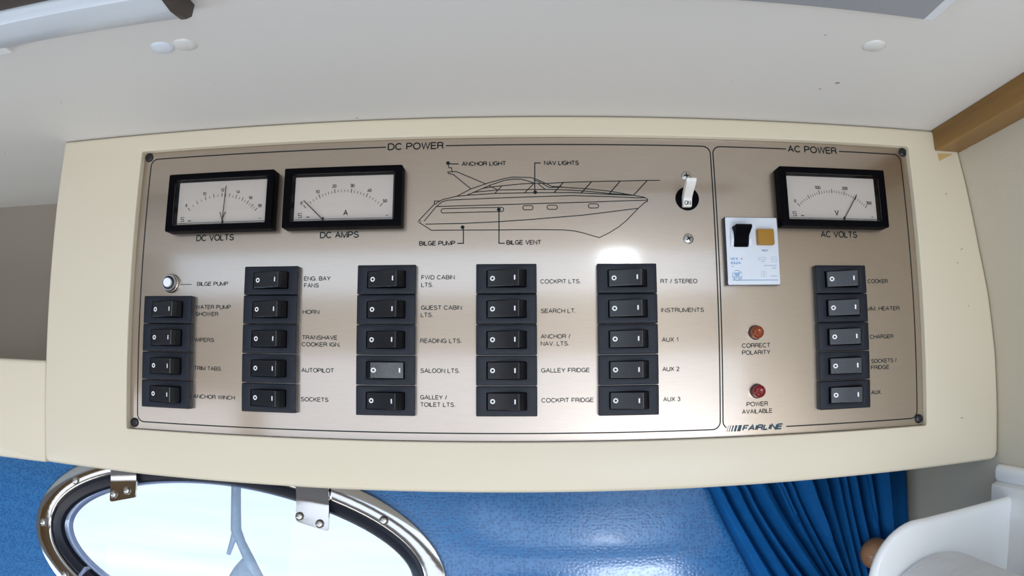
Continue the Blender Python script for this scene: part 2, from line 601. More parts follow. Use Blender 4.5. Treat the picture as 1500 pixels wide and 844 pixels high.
def ell(a, b, cu=9.0, cw=8.0, e=2.0, tilt=-3.7, n=96):
    t = math.radians(tilt)
    pts = []
    for i in range(n):
        q = 2 * PI * i / n
        c, s = math.cos(q), math.sin(q)
        x = a * math.copysign(abs(c) ** (2 / e), c)
        y = b * math.copysign(abs(s) ** (2 / e), s)
        pts.append((cu + x * math.cos(t) - y * math.sin(t), cw + x * math.sin(t) + y * math.cos(t)))
    return pts


def rect_ray(pts, c, x0, x1, y0, y1):
    out = []
    for x, y in pts:
        dx, dy = x - c[0], y - c[1]
        k = min(((x1 if dx > 0 else x0) - c[0]) / dx if abs(dx) > 1e-9 else 1e9, ((y1 if dy > 0 else y0) - c[1]) / dy if abs(dy) > 1e-9 else 1e9)
        out.append((c[0] + dx * k, c[1] + dy * k))
    return out


hole = ell(214, 92, n=192)
mb = MB()
U0, U1, W0, W1 = -700, 715, -260, 196
edge = rect_ray(hole, (9, 8), U0, U1, W0, W1)


def pad(u, v):
    """the lining is padded: it swells gently beside the porthole"""
    return 7.0 * math.exp(-((v - 18) / 46) ** 2) * math.exp(-((u - 385) / 125) ** 4)


rows = []
for k in range(61):
    f = (k / 60) ** 1.0
    rows.append([H(h_[0] * f + e_[0] * (1 - f), h_[1] * f + e_[1] * (1 - f), pad(h_[0] * f + e_[0] * (1 - f), h_[1] * f + e_[1] * (1 - f))) for e_, h_ in zip(edge, hole)])
mb.loops(rows + [[H(u, v, -42) for u, v in hole]])
for cx, cy in ((U0, W0), (U1, W0), (U1, W1), (U0, W1)):   # the corners the radial skin cuts off
    k = max(range(len(edge)), key=lambda i: -math.hypot(edge[i][0] - cx, edge[i][1] - cy))
    for a, b in ((edge[k - 1], edge[k]), (edge[k], edge[(k + 1) % len(edge)])):
        mb.add([H(*a), H(*b), H(cx, cy)], [(0, 1, 2)])
struct(mb.build('wall_hull', M['blue_vinyl'], smooth=True))
mb = MB()
mb.add([H(-700, 196), H(715, 196), H(715, 400), H(-700, 400)], [(0, 1, 2, 3)])
mb.add([H(-700, 196, -12), H(715, 196, -12), H(715, 400, -12), H(-700, 400, -12)], [(3, 2, 1, 0)])
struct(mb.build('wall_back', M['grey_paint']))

# right-hand bulkhead: its face follows the curve the housing is scribed to
prof = [(362, 190), (368.6, 142), (372.6, 116), (379.5, 60), (385.3, 22), (389.3, -25), (390.3, -71), (390.6, -113), (391, -260), (391, -420)]
mb = MB()
zs = [-260, -100, 6, 200, 400, 700]
mb.loops([[(x, y, z) for x, y in prof] for z in zs], closed=False)
mb.loops([[(x + 25, y, z) for x, y in prof] for z in zs], closed=False)
struct(mb.build('wall_right', M['wall'], smooth=True))
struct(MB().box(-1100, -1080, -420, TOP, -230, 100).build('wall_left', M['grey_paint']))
struct(MB().box(-3000, 3000, -420, TOP, 1760, 1790).build('wall_rear', M['wood']))

# wooden corner beam under the ceiling
mb = MB()
mb.loops([[(342.2, 142.2, z), (368.3, 142.2, z), (365.6, TOP - 0.2, z), (342.2, TOP - 0.2, z)] for z in (6.3, 700)], True, True)
struct(mb.build('trim_1', M['wood'], bevel=0.6))

# left-hand ledge beside the housing
mb = MB()
slab(mb, rrect(-1078, -403.4, -116.5, -30, 3, 3), 3.5, 3, -172)
mb2 = thing('side_ledge', 'plain cream ledge at the left end of the switch housing, level with its lower half', 'ledge', (-640, -117, -60))
mb.build('moulding', M['cream'], mb2, smooth=True)

# ------------------------------------------------------------------ housing and panel
hs = thing('panel_housing', 'wide cream moulded housing framing the switch panel under the ceiling', 'panel housing', (0, -118, -60))
outer = [(-398.2, -115.4), (-300, -117.4), (-135, -118.4), (0, -118.2), (115, -118.0), (200, -117.2), (300, -116), (383, -114.8),
         (387.5, -113.2), (389.6, -108), (389.6, -71), (388.6, -25), (384.6, 22), (378.8, 60), (371.9, 116), (368, 142), (365.2, 160.2), (-401.4, 160.2), (-402.3, 100), (-402.3, -60), (-402.3, -109), (-401.2, -113.5)]
hole_l = rrect(-316.3, 315.8, -81.5, 144.6, 1.5, 3)
mb = MB()
framed(mb, outer, hole_l, 6.0, 3.2, 0.9, -120, -2.2)
ho = mb.build('shell', M['cream'], hs, smooth=True)
MB().add([(344.6, 140.2, 6.06), (345.4, 133.4, 6.06), (361, 140.6, 6.06)], [(0, 1, 2)]).build('paint_chip', M['chip'], hs)

for sx, sy, ln_, sa in ((357.5, 58.5, 2.4, 0.6), (352.6, 47.5, 1.4, 0.5), (347.5, 105.0, 2.2, 0.4), (361.0, 12.0, 1.3, 0.9), (349.5, -78.0, 2.6, 0.1)):
    MB().ribbon([(sx, sy), (sx + ln_ * math.cos(sa), sy + ln_ * math.sin(sa))], 0.6, 6.07).build('scuff', M['scuff'], hs)

pn = thing('switch_panel', 'bronze anodised metal panel printed with circuit names and a boat outline', 'control panel', (0, -82, -1))
MB().box(-315.9, 315.4, -81.1, 144.2, -2.1, 0).build('face_plate', M['panel'], pn)

PZ = 0.12
mb = MB()                                                 # frame lines of the two fields, open where the titles stand


def corner(cx, cy, r, a0, a1, n=8):
    return [(cx + r * math.cos(math.radians(a0 + (a1 - a0) * i / n)), cy + r * math.sin(math.radians(a0 + (a1 - a0) * i / n))) for i in range(n + 1)]


l, r_, t, b = -309.2, 142.4, 138.8, -75.6
mb.ribbon([(-106.3, t)] + corner(l + 6, t - 6, 6, 90, 180) + corner(l + 6, b + 6, 6, 180, 270) + corner(r_ - 6, b + 6, 6, 270, 360) + corner(r_ - 6, t - 6, 6, 0, 90) + [(-60.2, t)], 0.9, PZ)
l, r_ = 144.5, 310.1
mb.ribbon([(205.6, t)] + corner(l + 6, t - 6, 6, 90, 180) + corner(l + 6, b + 6, 6, 180, 235), 0.9, PZ)
mb.ribbon([(252.4, t)] + corner(r_ - 6, t - 6, 6, 90, 0) + corner(r_ - 6, b + 6, 6, 0, -90) + [(194.6, b)], 0.9, PZ)
mb.build('border_line', M['ink'], pn)

LINES = [[(-58.2, 124.3), (-50.1, 124.1)], [(-58.2, 124.9), (-57.4, 121.2), (-55.5, 121.2), (-55.0, 118.0)], [(-57.9, 116.8), (-58.2, 117.9), (-51.8, 118.1), (-29.4, 108.0)], [(-57.9, 116.8), (-54.1, 115.9), (-40.7, 104.4)], [(-51.1, 98.9), (-40.7, 104.4), (-27.6, 108.9), (-15.8, 112.1), (-9.4, 113.2), (4.2, 112.8), (8.7, 111.2), (15.2, 108.1), (19.9, 105.8), (27.5, 105.5)], [(-43.8, 99.5), (-35.7, 102.9), (-26.7, 107.0), (-15.8, 110.7), (-8.5, 111.7), (-3.1, 111.5), (1.4, 110.3), (6.4, 108.4)], [(-79.5, 80.6), (-68.3, 92.6), (-62.0, 96.4), (-51.1, 98.9), (-43.8, 99.5), (-23.0, 100.7), (7.4, 101.0), (33.6, 101.1), (62.2, 99.7), (80.5, 99.0)], [(-75.6, 79.9), (-66.5, 91.2), (-62.0, 94.9), (-57.4, 96.0), (-23.0, 97.1), (5.2, 97.9), (34.5, 98.7), (62.2, 98.0), (84.3, 97.1), (89.2, 97.4)], [(-67.9, 92.6), (-67.9, 95.4), (-63.8, 95.4)], [(-32.1, 104.7), (-23.9, 105.9), (-17.6, 106.5), (-1.3, 108.0), (6.4, 108.3), (8.6, 108.3), (15.7, 108.1), (27.1, 108.8), (48.1, 109.5), (71.2, 110.1), (91.7, 110.7), (101.5, 110.9)], [(-17.6, 106.5), (-22.6, 100.9)], [(-27.1, 106.6), (-21.2, 103.7)], [(-39.3, 101.7), (-23.9, 103.0), (-19.9, 103.4), (7.4, 103.5), (20.4, 103.5), (33.7, 102.9), (47.9, 101.9), (62.3, 100.4), (76.7, 99.5)], [(6.4, 108.2), (-0.5, 101.2)], [(9.5, 107.9), (14.5, 103.7)], [(-66.0, 91.2), (-23.0, 91.9), (5.1, 92.6), (43.0, 93.6), (66.9, 94.5), (91.5, 95.4)], [(-74.4, 77.9), (-45.4, 78.1), (-20.3, 79.1), (5.0, 80.7), (42.8, 83.8), (61.8, 86.2), (84.0, 89.1)], [(-78.6, 78.9), (-69.8, 73.2), (-20.3, 72.9), (4.9, 73.0), (27.5, 72.7), (35.0, 72.0), (42.5, 70.3), (50.9, 67.7), (54.2, 66.8), (61.4, 70.3), (69.1, 75.1), (75.0, 80.0), (84.0, 89.1), (89.0, 93.5), (91.0, 94.4), (91.5, 95.9), (89.2, 97.6), (79.5, 99.3), (62.3, 102.2), (45.1, 104.0), (27.1, 105.2), (17.6, 105.1), (10.0, 109.6), (6.2, 110.8)], [(28.1, 108.7), (21.3, 101.1)], [(49.3, 109.3), (41.7, 100.9)], [(71.0, 110.0), (62.2, 99.9)], [(91.5, 110.5), (81.0, 99.3)]]
LEADERS = [[(-19.7, 88.3), (-19.7, 62.9), (-15.4, 62.9)], [(-46.0, 74.8), (-45.9, 63.1), (-50.4, 63.1)], [(6.9, 101.4), (7.1, 124.2), (11.6, 124.1)]]
DOTS = [(-58.2, 124.9), (-19.8, 88.3), (-46.6, 75.2), (7.2, 101.4)]
mb = MB()
for k, ln in enumerate(LINES):
    mb.ribbon(ln, 0.8 if k >= 18 else 0.66, PZ + 0.002 * (k % 7))
for ln, (x, y) in zip(LEADERS + [LINES[0]], DOTS[1:] + DOTS[:1]):
    lb = MB()
    lb.ribbon(ln, 0.8, PZ + 0.02)
    lb.disc(x, y, PZ + 0.03, 1.45, 18)
    lb.build('leader_line', M['ink'], pn)
mb.annulus(-78.9, 79.8, PZ, 1.15, 0.7, 16)
for x, y in ((1.7, 89.6), (19.7, 89.8), (50.4, 90.8)):
    mb.ribbon(rrect(x - 3.8, x + 3.8, y - 1.6, y + 1.6, 1.55, 5), 0.62, PZ, True)
sl = [(-61.2, 86.2), (-17.8, 86.8)] + [(-17.8 + 1.6 * math.cos(dg_), 88.4 + 1.6 * math.sin(dg_)) for dg_ in (-1.1, -0.5, 0, 0.5, 1.1)] + [(-17.8, 90.0), (-61.2, 89.5)] + [(-61.2 - 1.65 * math.cos(dg_), 87.85 + 1.65 * math.sin(dg_)) for dg_ in (1.1, 0.5, 0, -0.5, -1.1)]
mb.ribbon(sl, 0.62, PZ, True)
lb = MB()
lb.ribbon([(-272.0, 34.0), (-261.8, 34.0)], 0.5, PZ)
lb.build('leader_line', M['ink'], pn)
mb.build('boat_diagram', M['ink'], pn)['label'] = 'black line drawing of a motor boat seen from the side'

CAPS = [('DC POWER', -105.0, -61.6, 136.2, 5.2), ('AC POWER', 207.0, 250.4, 136.2, 5.2), ('DC VOLTS', -260.2, -226.7, 68.3, 4.6), ('DC AMPS', -155.5, -124.8, 68.3, 4.6), ('AC VOLTS', 229.2, 261.7, 68.0, 4.6), ('ANCHOR LIGHT', -47.8, -14.4, 122.3, 3.2), ('NAV LIGHTS', 14.0, 40.3, 122.4, 3.2), ('BILGE PUMP', -78.9, -51.9, 61.6, 3.2), ('BILGE VENT', -14.3, 11.3, 61.7, 3.2), ('BILGE PUMP', -257.2, -229.7, 32.7, 3), ('WATER PUMP', -257.5, -226.5, 14.5, 3), ('SHOWER', -257.5, -237.1, 9.1, 3), ('WIPERS', -257.6, -240.0, -11.1, 3), ('TRIM TABS', -257.4, -233.6, -33.1, 3), ('ANCHOR WINCH', -257.7, -221.5, -55.0, 3), ('ENG. BAY', -166.9, -145.8, 36.1, 3), ('FANS', -166.7, -154.9, 30.9, 3), ('HORN', -167.2, -154.0, 10.9, 3), ('TRANSHAVE', -167.3, -139.5, -8.2, 3), ('COOKER IGN.', -167.4, -137.0, -13.3, 3), ('AUTOPILOT', -167.5, -141.8, -32.6, 3), ('SOCKETS', -167.8, -146.0, -54.3, 3), ('FWD CABIN', -76.8, -52.0, 36.3, 3), ('LTS.', -76.8, -67.8, 30.8, 3), ('GUEST CABIN', -76.8, -46.7, 14.0, 3), ('LTS.', -76.9, -67.8, 8.7, 3), ('READING LTS.', -77.3, -46.6, -10.2, 3), ('SALOON LTS.', -77.0, -48.0, -31.9, 3), ('GALLEY /', -77.1, -57.4, -51.2, 3), ('TOILET LTS.', -77.1, -51.2, -56.5, 3), ('COCKPIT LTS.', 10.3, 40.0, 32.8, 3), ('SEARCH LT.', 10.4, 36.1, 11.3, 3), ('ANCHOR /', 10.3, 31.9, -7.2, 3), ('NAV. LTS.', 10.3, 31.0, -12.4, 3), ('GALLEY FRIDGE', 10.5, 45.7, -31.7, 3), ('COCKPIT FRIDGE', 10.6, 48.4, -53.3, 3), ('RT / STEREO', 98.8, 127.0, 32.6, 3), ('INSTRUMENTS', 98.7, 131.4, 11.2, 3), ('AUX 1', 98.8, 111.3, -10.4, 3), ('AUX 2', 98.9, 111.7, -31.9, 3), ('AUX 3', 99.2, 112.2, -53.9, 3), ('COOKER', 268.1, 286.9, 32.0, 3), ('IMM. HEATER', 264.9, 296.5, 10.4, 3), ('CHARGER', 267.7, 289.4, -11.6, 3), ('SOCKETS /', 268.0, 291.5, -30.5, 3), ('FRIDGE', 267.8, 284.4, -35.5, 3), ('AUX.', 267.4, 277.2, -54.8, 3), ('CORRECT', 160.0, 182.7, -15.9, 3.1), ('POLARITY', 159.9, 182.6, -21.1, 3.1), ('POWER', 162.9, 180.0, -59.5, 3.1), ('AVAILABLE', 159.3, 183.5, -64.9, 3.1)]
PAIRS = {('WATER PUMP', 'SHOWER'), ('ENG. BAY', 'FANS'), ('TRANSHAVE', 'COOKER IGN.'), ('FWD CABIN', 'LTS.'), ('GUEST CABIN', 'LTS.'), ('GALLEY /', 'TOILET LTS.'), ('ANCHOR /', 'NAV. LTS.'), ('SOCKETS /', 'FRIDGE'), ('CORRECT', 'POLARITY'), ('POWER', 'AVAILABLE')}
k = 0
while k < len(CAPS):
    mb = MB()
    t, x0, x1, y, h = CAPS[k]
    big = h > 3.15
    h *= 1.11
    mb.text(t, x0, x1, y, h, PZ + 0.03, 0, 0.17 if h > 4 else 0.19 if big else 0.165)
    if k + 1 < len(CAPS) and (t, CAPS[k + 1][0]) in PAIRS:
        k += 1
        t2, x0, x1, y, h = CAPS[k]
        h *= 1.11
        mb.text(t2, x0, x1, y, h, PZ + 0.03, 0, 0.165)
        t += ' ' + t2
    mb.build('title_lettering' if h > 4 else 'caption', M['ink'] if big else M['ink_glare'], pn)
    k += 1
mb = MB()
mb.text('FAIRLINE', 159.2, 191.0, -77.6, 4.6, PZ + 0.03, 0.28, 0.25)
x = 147.2
for wd_, gap in ((0.45, 1.1), (0.7, 1.15), (1.1, 1.05), (1.7, 0.9), (2.6, 0.8)):
    mb.add([(x, -77.6, PZ), (x + wd_, -77.6, PZ), (x + wd_ + 1.4, -73.0, PZ), (x + 1.4, -73.0, PZ)], [(0, 1, 2, 3)])
    x += wd_ + gap
mb.build('maker_logo', M['logo'], pn)['label'] = 'slanted dark blue maker logo with speed bars'


# ------------------------------------------------------------------ rocker switches
BW, BH = 43.6, 21.55


def rocker_parts(root, on=False, shift=0.0):
    mb = MB()
    out_l = rrect(0, BW, -BH / 2, BH / 2, 0.7, 3)
    inn = rrect(7.5, 36.1, -6.2, 6.2, 0.5, 2)
    framed(mb, out_l, inn, 6.0, 0.7, 0.35, 0.05, 1.0, 3)
    mb.add([(7.5, -6.2, 1.0), (36.1, -6.2, 1.0), (36.1, 6.2, 1.0), (7.5, 6.2, 1.0)], [(0, 1, 2, 3)])
    mb.build('bezel', M['black'], root, smooth=True)
    x0, x1 = 7.9 + shift, 35.7 + shift
    ridge = 30.8 + shift
    H0, HR, H1 = 6.4, 15.0, 7.6

    def face(x):
        return H0 + (HR - H0) * (x - x0) / (ridge - x0) - 0.55 * math.sin(PI * min(1, max(0, (x - x0) / (ridge - x0))))
    pr = [(x0, 1.5), (x0, H0 - 0.5)] + [(x0 + 0.5 + (ridge - 0.5 - x0 - 0.5) * i / 10, face(x0 + 0.5 + (ridge - 1 - x0) * i / 10)) for i in range(11)]
    pr += [(ridge, HR - 0.1), (ridge + 0.6, HR - 0.7), (ridge + 2.4, HR - 3.4), (x1 - 0.2, H1), (x1, H1 - 0.8), (x1, 1.5)]
    mir = (lambda x: x0 + x1 - x) if on else (lambda x: x)
    fz = (lambda x: face(mir(x)) + 0.07)
    mb = MB()
    ys = (-5.85, 5.85)
    mb.loops([[(mir(x), y, z) for x, z in pr] for y in ys], True, True)
    rk = mb.build('rocker', M['rocker'], root, bevel=0.35)
    xo, xi = (11.9, 27.9) if not on else (12.6 + 2.2, 32.6)
    mb = MB()
    mb.annulus(xo + shift, 0, 0, 1.75, 0.9, 24, 1.0, fz)
    sub(mb.build('off_mark', M['white_mark'], root), rk)
    mb = MB()
    xb = xi + shift
    mb.add([(xb - 0.48, -1.65, fz(xb - 0.48)), (xb + 0.48, -1.65, fz(xb + 0.48)), (xb + 0.48, 1.65, fz(xb + 0.48)), (xb - 0.48, 1.65, fz(xb - 0.48))], [(0, 1, 2, 3)])
    sub(mb.build('on_mark', M['white_mark'], root), rk)


def copy_tree(o, parent=None):
    c = o.copy()
    C.objects.link(c)
    if parent is not None:
        c.parent = parent
    for ch in list(o.children):
        copy_tree(ch, c)
    return c


def rk_label(cap, extra=''):
    return 'black rocker switch to the left of the %s caption%s' % (cap, extra)


COLS = [(-301.9, 24.4, ['WATER PUMP SHOWER', 'WIPERS', 'TRIM TABS', 'ANCHOR WINCH']),
        (-213.5, 46.6, ['ENG. BAY FANS', 'HORN', 'TRANSHAVE COOKER IGN.', 'AUTOPILOT', 'left-hand SOCKETS']),
        (-123.6, 46.6, ['FWD CABIN LTS.', 'GUEST CABIN LTS.', 'READING LTS.', 'SALOON LTS.', 'GALLEY / TOILET LTS.']),
        (-36.0, 46.7, ['COCKPIT LTS.', 'SEARCH LT.', 'ANCHOR / NAV. LTS.', 'GALLEY FRIDGE', 'COCKPIT FRIDGE']),
        (51.5, 46.6, ['RT / STEREO', 'INSTRUMENTS', 'AUX 1', 'AUX 2', 'AUX 3']),
        (220.2, 45.3, ['COOKER', 'IMM. HEATER', 'CHARGER', 'SOCKETS / FRIDGE', 'AUX.'])]
G_DC, G_AC = 'rocker switches of the DC field', 'rocker switches of the AC field'
proto = None
protoac = None
for ci, (x, ytop, names) in enumerate(COLS):
    for i, nm in enumerate(names):
        y = ytop - 22 * i - BH / 2
        if nm == 'SALOON LTS.':
            s = thing('rocker_switch', 'rocker switch tipped the other way, its face pale, beside the SALOON LTS. caption', 'switch', (0, 0, 0), G_DC)
            rocker_parts(s, True)
        elif ci < 5:
            if proto is None:
                proto = thing('rocker_switch', None, 'switch', (0, 0, 0), G_DC)
                rocker_parts(proto)
                s = proto
            else:
                s = copy_tree(proto)
            s['label'] = rk_label(nm)
        else:
            if protoac is None:
                protoac = thing('rocker_switch', None, 'switch', (0, 0, 0), G_AC)
                rocker_parts(protoac, False, 0.9)
                s = protoac
            else:
                s = copy_tree(protoac)
            s['label'] = rk_label(nm, ' in the AC column')
        s.location = P(x, y, 0.0)
        s['_o'] = (x, y, 0)


# ------------------------------------------------------------------ meters
def meter(name, label, cx, nums, angs, minor, unit, needle, logo=True):
    t = thing(name, label, 'meter', (cx, 97.8, 0))
    ox, oy = cx, 97.8
    mb = MB()
    out_l = rrect(ox - 46, ox + 46, oy - 23.2, oy + 23.2, 1.0, 3)
    inn = rrect(ox - 40.6, ox + 40.6, oy - 18.6, oy + 18.6, 0.6, 2)
    framed(mb, out_l, inn, 12.0, 0.8, 0.4, 0.05, 10.5, 3)
    i2 = rrect(ox - 38.4, ox + 38.4, oy - 16.8, oy + 17.2, 0.5, 2)
    mb.loops([zl(inn, 10.5), zl(i2, 5.9)])
    mb.build('bezel', M['meter'], t, smooth=True)
    mb = MB()
    mb.box(ox - 38.4, ox + 38.4, oy - 16.8, oy + 17.2, 4.5, 6.0)
    d = mb.build('dial', M['dial'], t)
    # scale: an arc of short strokes about a pivot below the window
    px, py, R0 = ox - 0.2, 60.4, 45.0
    mb = MB()
    zt = 6.06

    def at(a, r):
        return (px + r * math.sin(a), py + r * math.cos(a))
    for a in angs:
        mb.ribbon([at(a, R0 - 3.2), at(a, R0)], 0.55, zt)
    for a in minor:
        mb.ribbon([at(a, R0 - 3.0), at(a, R0 - 1.0)], 0.4, zt)
    for a, s in zip(angs, nums):
        if s:
            x, y = at(a, R0 + 2.4)
            k = 0.85 * len(s)
            mb.text(s, x - k, x + k, y - 1.3, 2.7, zt, 0, 0.19)
    mb.ribbon([(ox - 38.2, 81.9), (ox + 38.2, 81.9)], 0.4, zt)
    if unit:
        mb.text(unit, ox + 0.6, ox + 4.4, 84.3, 4.4, zt, 0, 0.19)
    x, y = ox - 35.4, 83.4
    mb.ribbon([(x + 3.4, y + 3.3), (x + 0.4, y + 3.3), (x + 0.4, y + 1.8), (x + 3.0, y + 1.8), (x + 3.0, y + 0.1), (x + 0.2, y + 0.1)], 0.5, zt)
    mb.box(x + 7.0, x + 9.6, y, y + 0.7, zt - 0.02, zt)
    mb.box(ox + 33.5, ox + 35, y + 0.2, y + 0.7, zt - 0.02, zt)
    sub(mb.build('scale_printing', M['dial_ink'], t), d)
    mb = MB()
    (ax, ay), (bx, by) = needle
    mb.tube([(ax, ay, 7.6), (bx, by, 7.6), (bx + (bx - ax) * 0.05, by + (by - ay) * 0.05, 7.6)], 0.32, 6)
    if name == 'voltmeter' and unit == '':
        mb.ribbon([(bx - 2.2, by + 8.0), (bx - 0.2, by + 2.0), (bx + 2.6, by + 8.0)], 0.75, 7.9)
    mb.box(bx - 0.35, bx + 0.35, 80.9, 83.2, 6.1, 7.7)
    mb.build('needle', M['dial_ink'], t)
    MB().box(ox - 40.4, ox + 40.4, oy - 18.4, oy + 18.4, 9.2, 10.2).build('cover_glass', M['meter_glass'], t)
    return t


def between(vals, k):
    out = []
    for a, b in zip(vals, vals[1:]):
        out += [a + (b - a) * i / k for i in range(1, k)]
    return out


dg = math.radians
a1 = [dg(v) for v in (-41.0, -29.2, -18.5, -9.2, 0.2, 9.0, 17.5, 25.7, 33.6, 38.6, 44.0)]
a1 = [dg(v) for v in (-40.5, -29.0, -18.6, -8.9, 0.8, 9.6, 17.6, 25.5, 32.4, 38.8, 45.0)]
meter('voltmeter', 'black DC VOLTS meter at the panel top left corner, needle upright near 12', -237.4, ['8', '', '10', '', '12', '', '14', '', '16', '', '18'], a1, between(a1, 2), '', ((-233.4, 110.5), (-234.6, 81.6)))
a2 = [dg(v) for v in (-43.5, -25.2, -8.6, 8.6, 25.6, 43.5)]
meter('ammeter', 'black DC AMPS meter, second from the left, needle resting at 0', -136.8, ['0', '10', '20', '30', '40', '50'], a2, between(a2, 5), 'A', ((-167.4, 96.4), (-151.6, 81.3)))
a3 = [dg(v) for v in (-43.0, -28.5, -14.8, -0.2, 14.4, 28.5, 43.0)]
meter('voltmeter', 'black AC VOLTS meter on the right under the AC POWER title, scale to 300', 239.5, ['0', '', '100', '', '200', '', '300'], a3, between(a3, 5), 'V', ((260.6, 101.2), (248.0, 82.0)))


# ------------------------------------------------------------------ screws, lamps, button, toggle, breaker
def screw(label, x, y, z, rad, m, cross=True, group=None, rot=0.4):
    t = thing('screw', label, 'screw', (x, y, z), group)
    prof = [(rad * 0.98, 0.05)] + [(rad * math.cos(a), 0.35 + rad * 0.42 * math.sin(a)) for a in (0.0, 0.3, 0.6, 0.9, 1.2, 1.45)] + [(0.0001, 0.35 + rad * 0.42)]
    MB().lathe(prof, (x, y, z), 28).build('head', m, t, smooth=True)
    mb = MB()
    zt = z + 0.38 + rad * 0.42
    for k in range(2 if cross else 1):
        a = rot + k * PI / 2
        dx, dy = math.cos(a), math.sin(a)
        L_, w_ = rad * (0.52 if cross else 0.85), rad * 0.13
        vs = []
        for s1, s2 in ((-1, -1), (1, -1), (1, 1), (-1, 1)):
            vs.append((x + dx * L_ * s1 - dy * w_ * s2, y + dy * L_ * s1 + dx * w_ * s2))
        vs = [(px_, py_, zt - (0.10 if not cross else 0.0)) for px_, py_ in vs]
        lo = [(px_, py_, zt - 0.5) for px_, py_, _ in vs]
        mb.loops([lo, vs], True, True)
    mb.build('drive_recess', M['slot'], t)
    return t


CS = 'corner screws of the panel'
screw('dark screw in the upper left corner of the metal panel', -311.9, 140.6, 0, 3.8, M['dark_screw'], False, CS, 0.9)
screw('dark screw in the upper right corner of the metal panel', 313.0, 141.0, 0, 3.8, M['dark_screw'], False, CS, 0.4)
screw('dark screw in the lower left corner of the metal panel', -312.0, -76.6, 0, 3.8, M['dark_screw'], False, CS, 0.7)
screw('dark screw in the lower right corner of the metal panel', 311.6, -76.2, 0, 3.8, M['dark_screw'], False, CS, 1.5)
screw('steel cross-head screw just above the white toggle lever', 122.0, 114.6, 0, 3.9, M['steel'], True, 'toggle plate screws', 0.1)
screw('steel cross-head screw below the white toggle lever', 121.3, 66.0, 0, 4.0, M['steel'], True, 'toggle plate screws', 0.5)


def lamp(label, x, y, m):
    t = thing('indicator_lamp', label, 'indicator lamp', (x, y, 0), 'AC indicator lamps')
    MB().lathe([(5.5, 0.05), (5.5, 1.2), (5.1, 1.8), (4.6, 1.8)], (x, y, 0), 32).build('collar', M['led_ring'], t, smooth=True)
    mb = MB()
    mb.lathe([(4.6, 1.0), (4.6, 7.0), (4.3, 7.8), (3.6, 8.3), (3.2, 8.0), (2.2, 8.3), (1.6, 8.0), (0.001, 8.2)], (x, y, 0), 32)
    mb.build('lens', m, t, smooth=True)


lamp('small amber indicator lamp above the CORRECT POLARITY caption', 170.8, -4.6, M['amber'])
lamp('small red indicator lamp above the POWER AVAILABLE caption', 171.2, -48.2, M['red'])

t = thing('push_button', 'round chrome push button with white cap beside the left BILGE PUMP caption', 'push button', (-280.2, 34.9, 0))
MB().lathe([(7.6, 0.05), (7.6, 1.5), (7.0, 2.4), (6.6, 2.6), (6.6, 5.0), (6.2, 5.6), (5.4, 5.6), (5.4, 4.0)], (-280.2, 34.9, 0), 40).build('collar', M['steel'], t, smooth=True)
MB().lathe([(5.3, 0.3), (5.3, 6.2), (4.9, 6.5), (3.0, 6.5)], (-280.2, 34.9, 0), 36).build('sleeve', M['rubber'], t, smooth=True)
MB().lathe([(3.7, 5.0), (3.7, 8.0), (3.3, 8.5), (0.001, 8.6)], (-280.2, 34.9, 0), 32).build('cap', M['button_white'], t, smooth=True)

t = thing('toggle_switch', 'white toggle lever marked ON in a round black recess beside the boat drawing', 'switch', (121.9, 96.8, 0))
MB().lathe([(9.1, 0.05), (9.1, 0.7), (8.7, 1.0), (0.001, 1.0)], (121.9, 96.8, 0), 44).build('base_disc', M['meter'], t, smooth=True)
front = [(89.3, 6.0), (92.0, 6.6), (95.4, 8.2), (98.6, 13.0), (101.5, 18.6), (104.0, 22.0), (106.6, 23.6)]
back = [(89.6, 1.2), (93.0, 1.2), (97.5, 1.4), (101.5, 6.5), (104.0, 12.5), (106.0, 17.0), (108.0, 19.5)]
mb = MB()
hw = [3.3, 3.3, 3.3, 3.35, 3.5, 3.7, 3.75]
mb.loops([[(120.6 - h_, f[0], f[1]), (120.6 + h_, f[0], f[1]), (120.6 + h_, k_[0], k_[1]), (120.6 - h_, k_[0], k_[1])] for f, k_, h_ in zip(front, back, hw)], True, True)
lv = mb.build('lever', M['lever_white'], t, bevel=0.6)
mb = MB()
mb.text('ON', 118.0, 122.8, 0, 3.4, 0, 0, 0.14)
mb.v = [(vx, 90.3 + vy, 6.32 + (vy + 0.9) * 0.245 + vz) for vx, vy, vz in mb.v]
sub(mb.build('on_lettering', M['dial_ink'], t), lv)

t = thing('circuit_breaker', 'white breaker block with black lever and ochre test button under the AC POWER title', 'circuit breaker', (169.7, 30.6, 0))
BX0, BX1, BY0, BY1, BZ = 148.8, 190.6, 30.6, 81.6, 6.0
mb = MB()
slab(mb, rrect(BX0 - 0.3, BX1 + 0.1, BY0 - 0.3, BY1 + 0.3, 0.8, 3), 5.2, 0.3, 0.05)
mb.build('side_case', M['black'], t, smooth=True)
mb = MB()
slab(mb, rrect(BX0 + 0.3, BX1, BY0, BY1, 1.0, 3), BZ, 0.6, 5.0)
mb.build('face', M['breaker'], t, smooth=True)
mb = MB()                                                 # raised cheeks either side of the lever
for xx in (152.4, 166.4):
    ls = []
    for yy, zz in ((58.6, 6.0), (60.0, 7.6), (64.5, 9.0), (69.0, 8.6), (72.5, 7.2), (74.0, 6.0)):
        ls.append([(xx - 0.2, yy, 5.6), (xx + 2.0, yy, 5.6), (xx + 2.0, yy, zz), (xx - 0.2, yy, zz)])
    mb.loops(ls, True, True)
mb.build('lever_guard', M['breaker'], t, bevel=0.3)
mb = MB()
ls = []
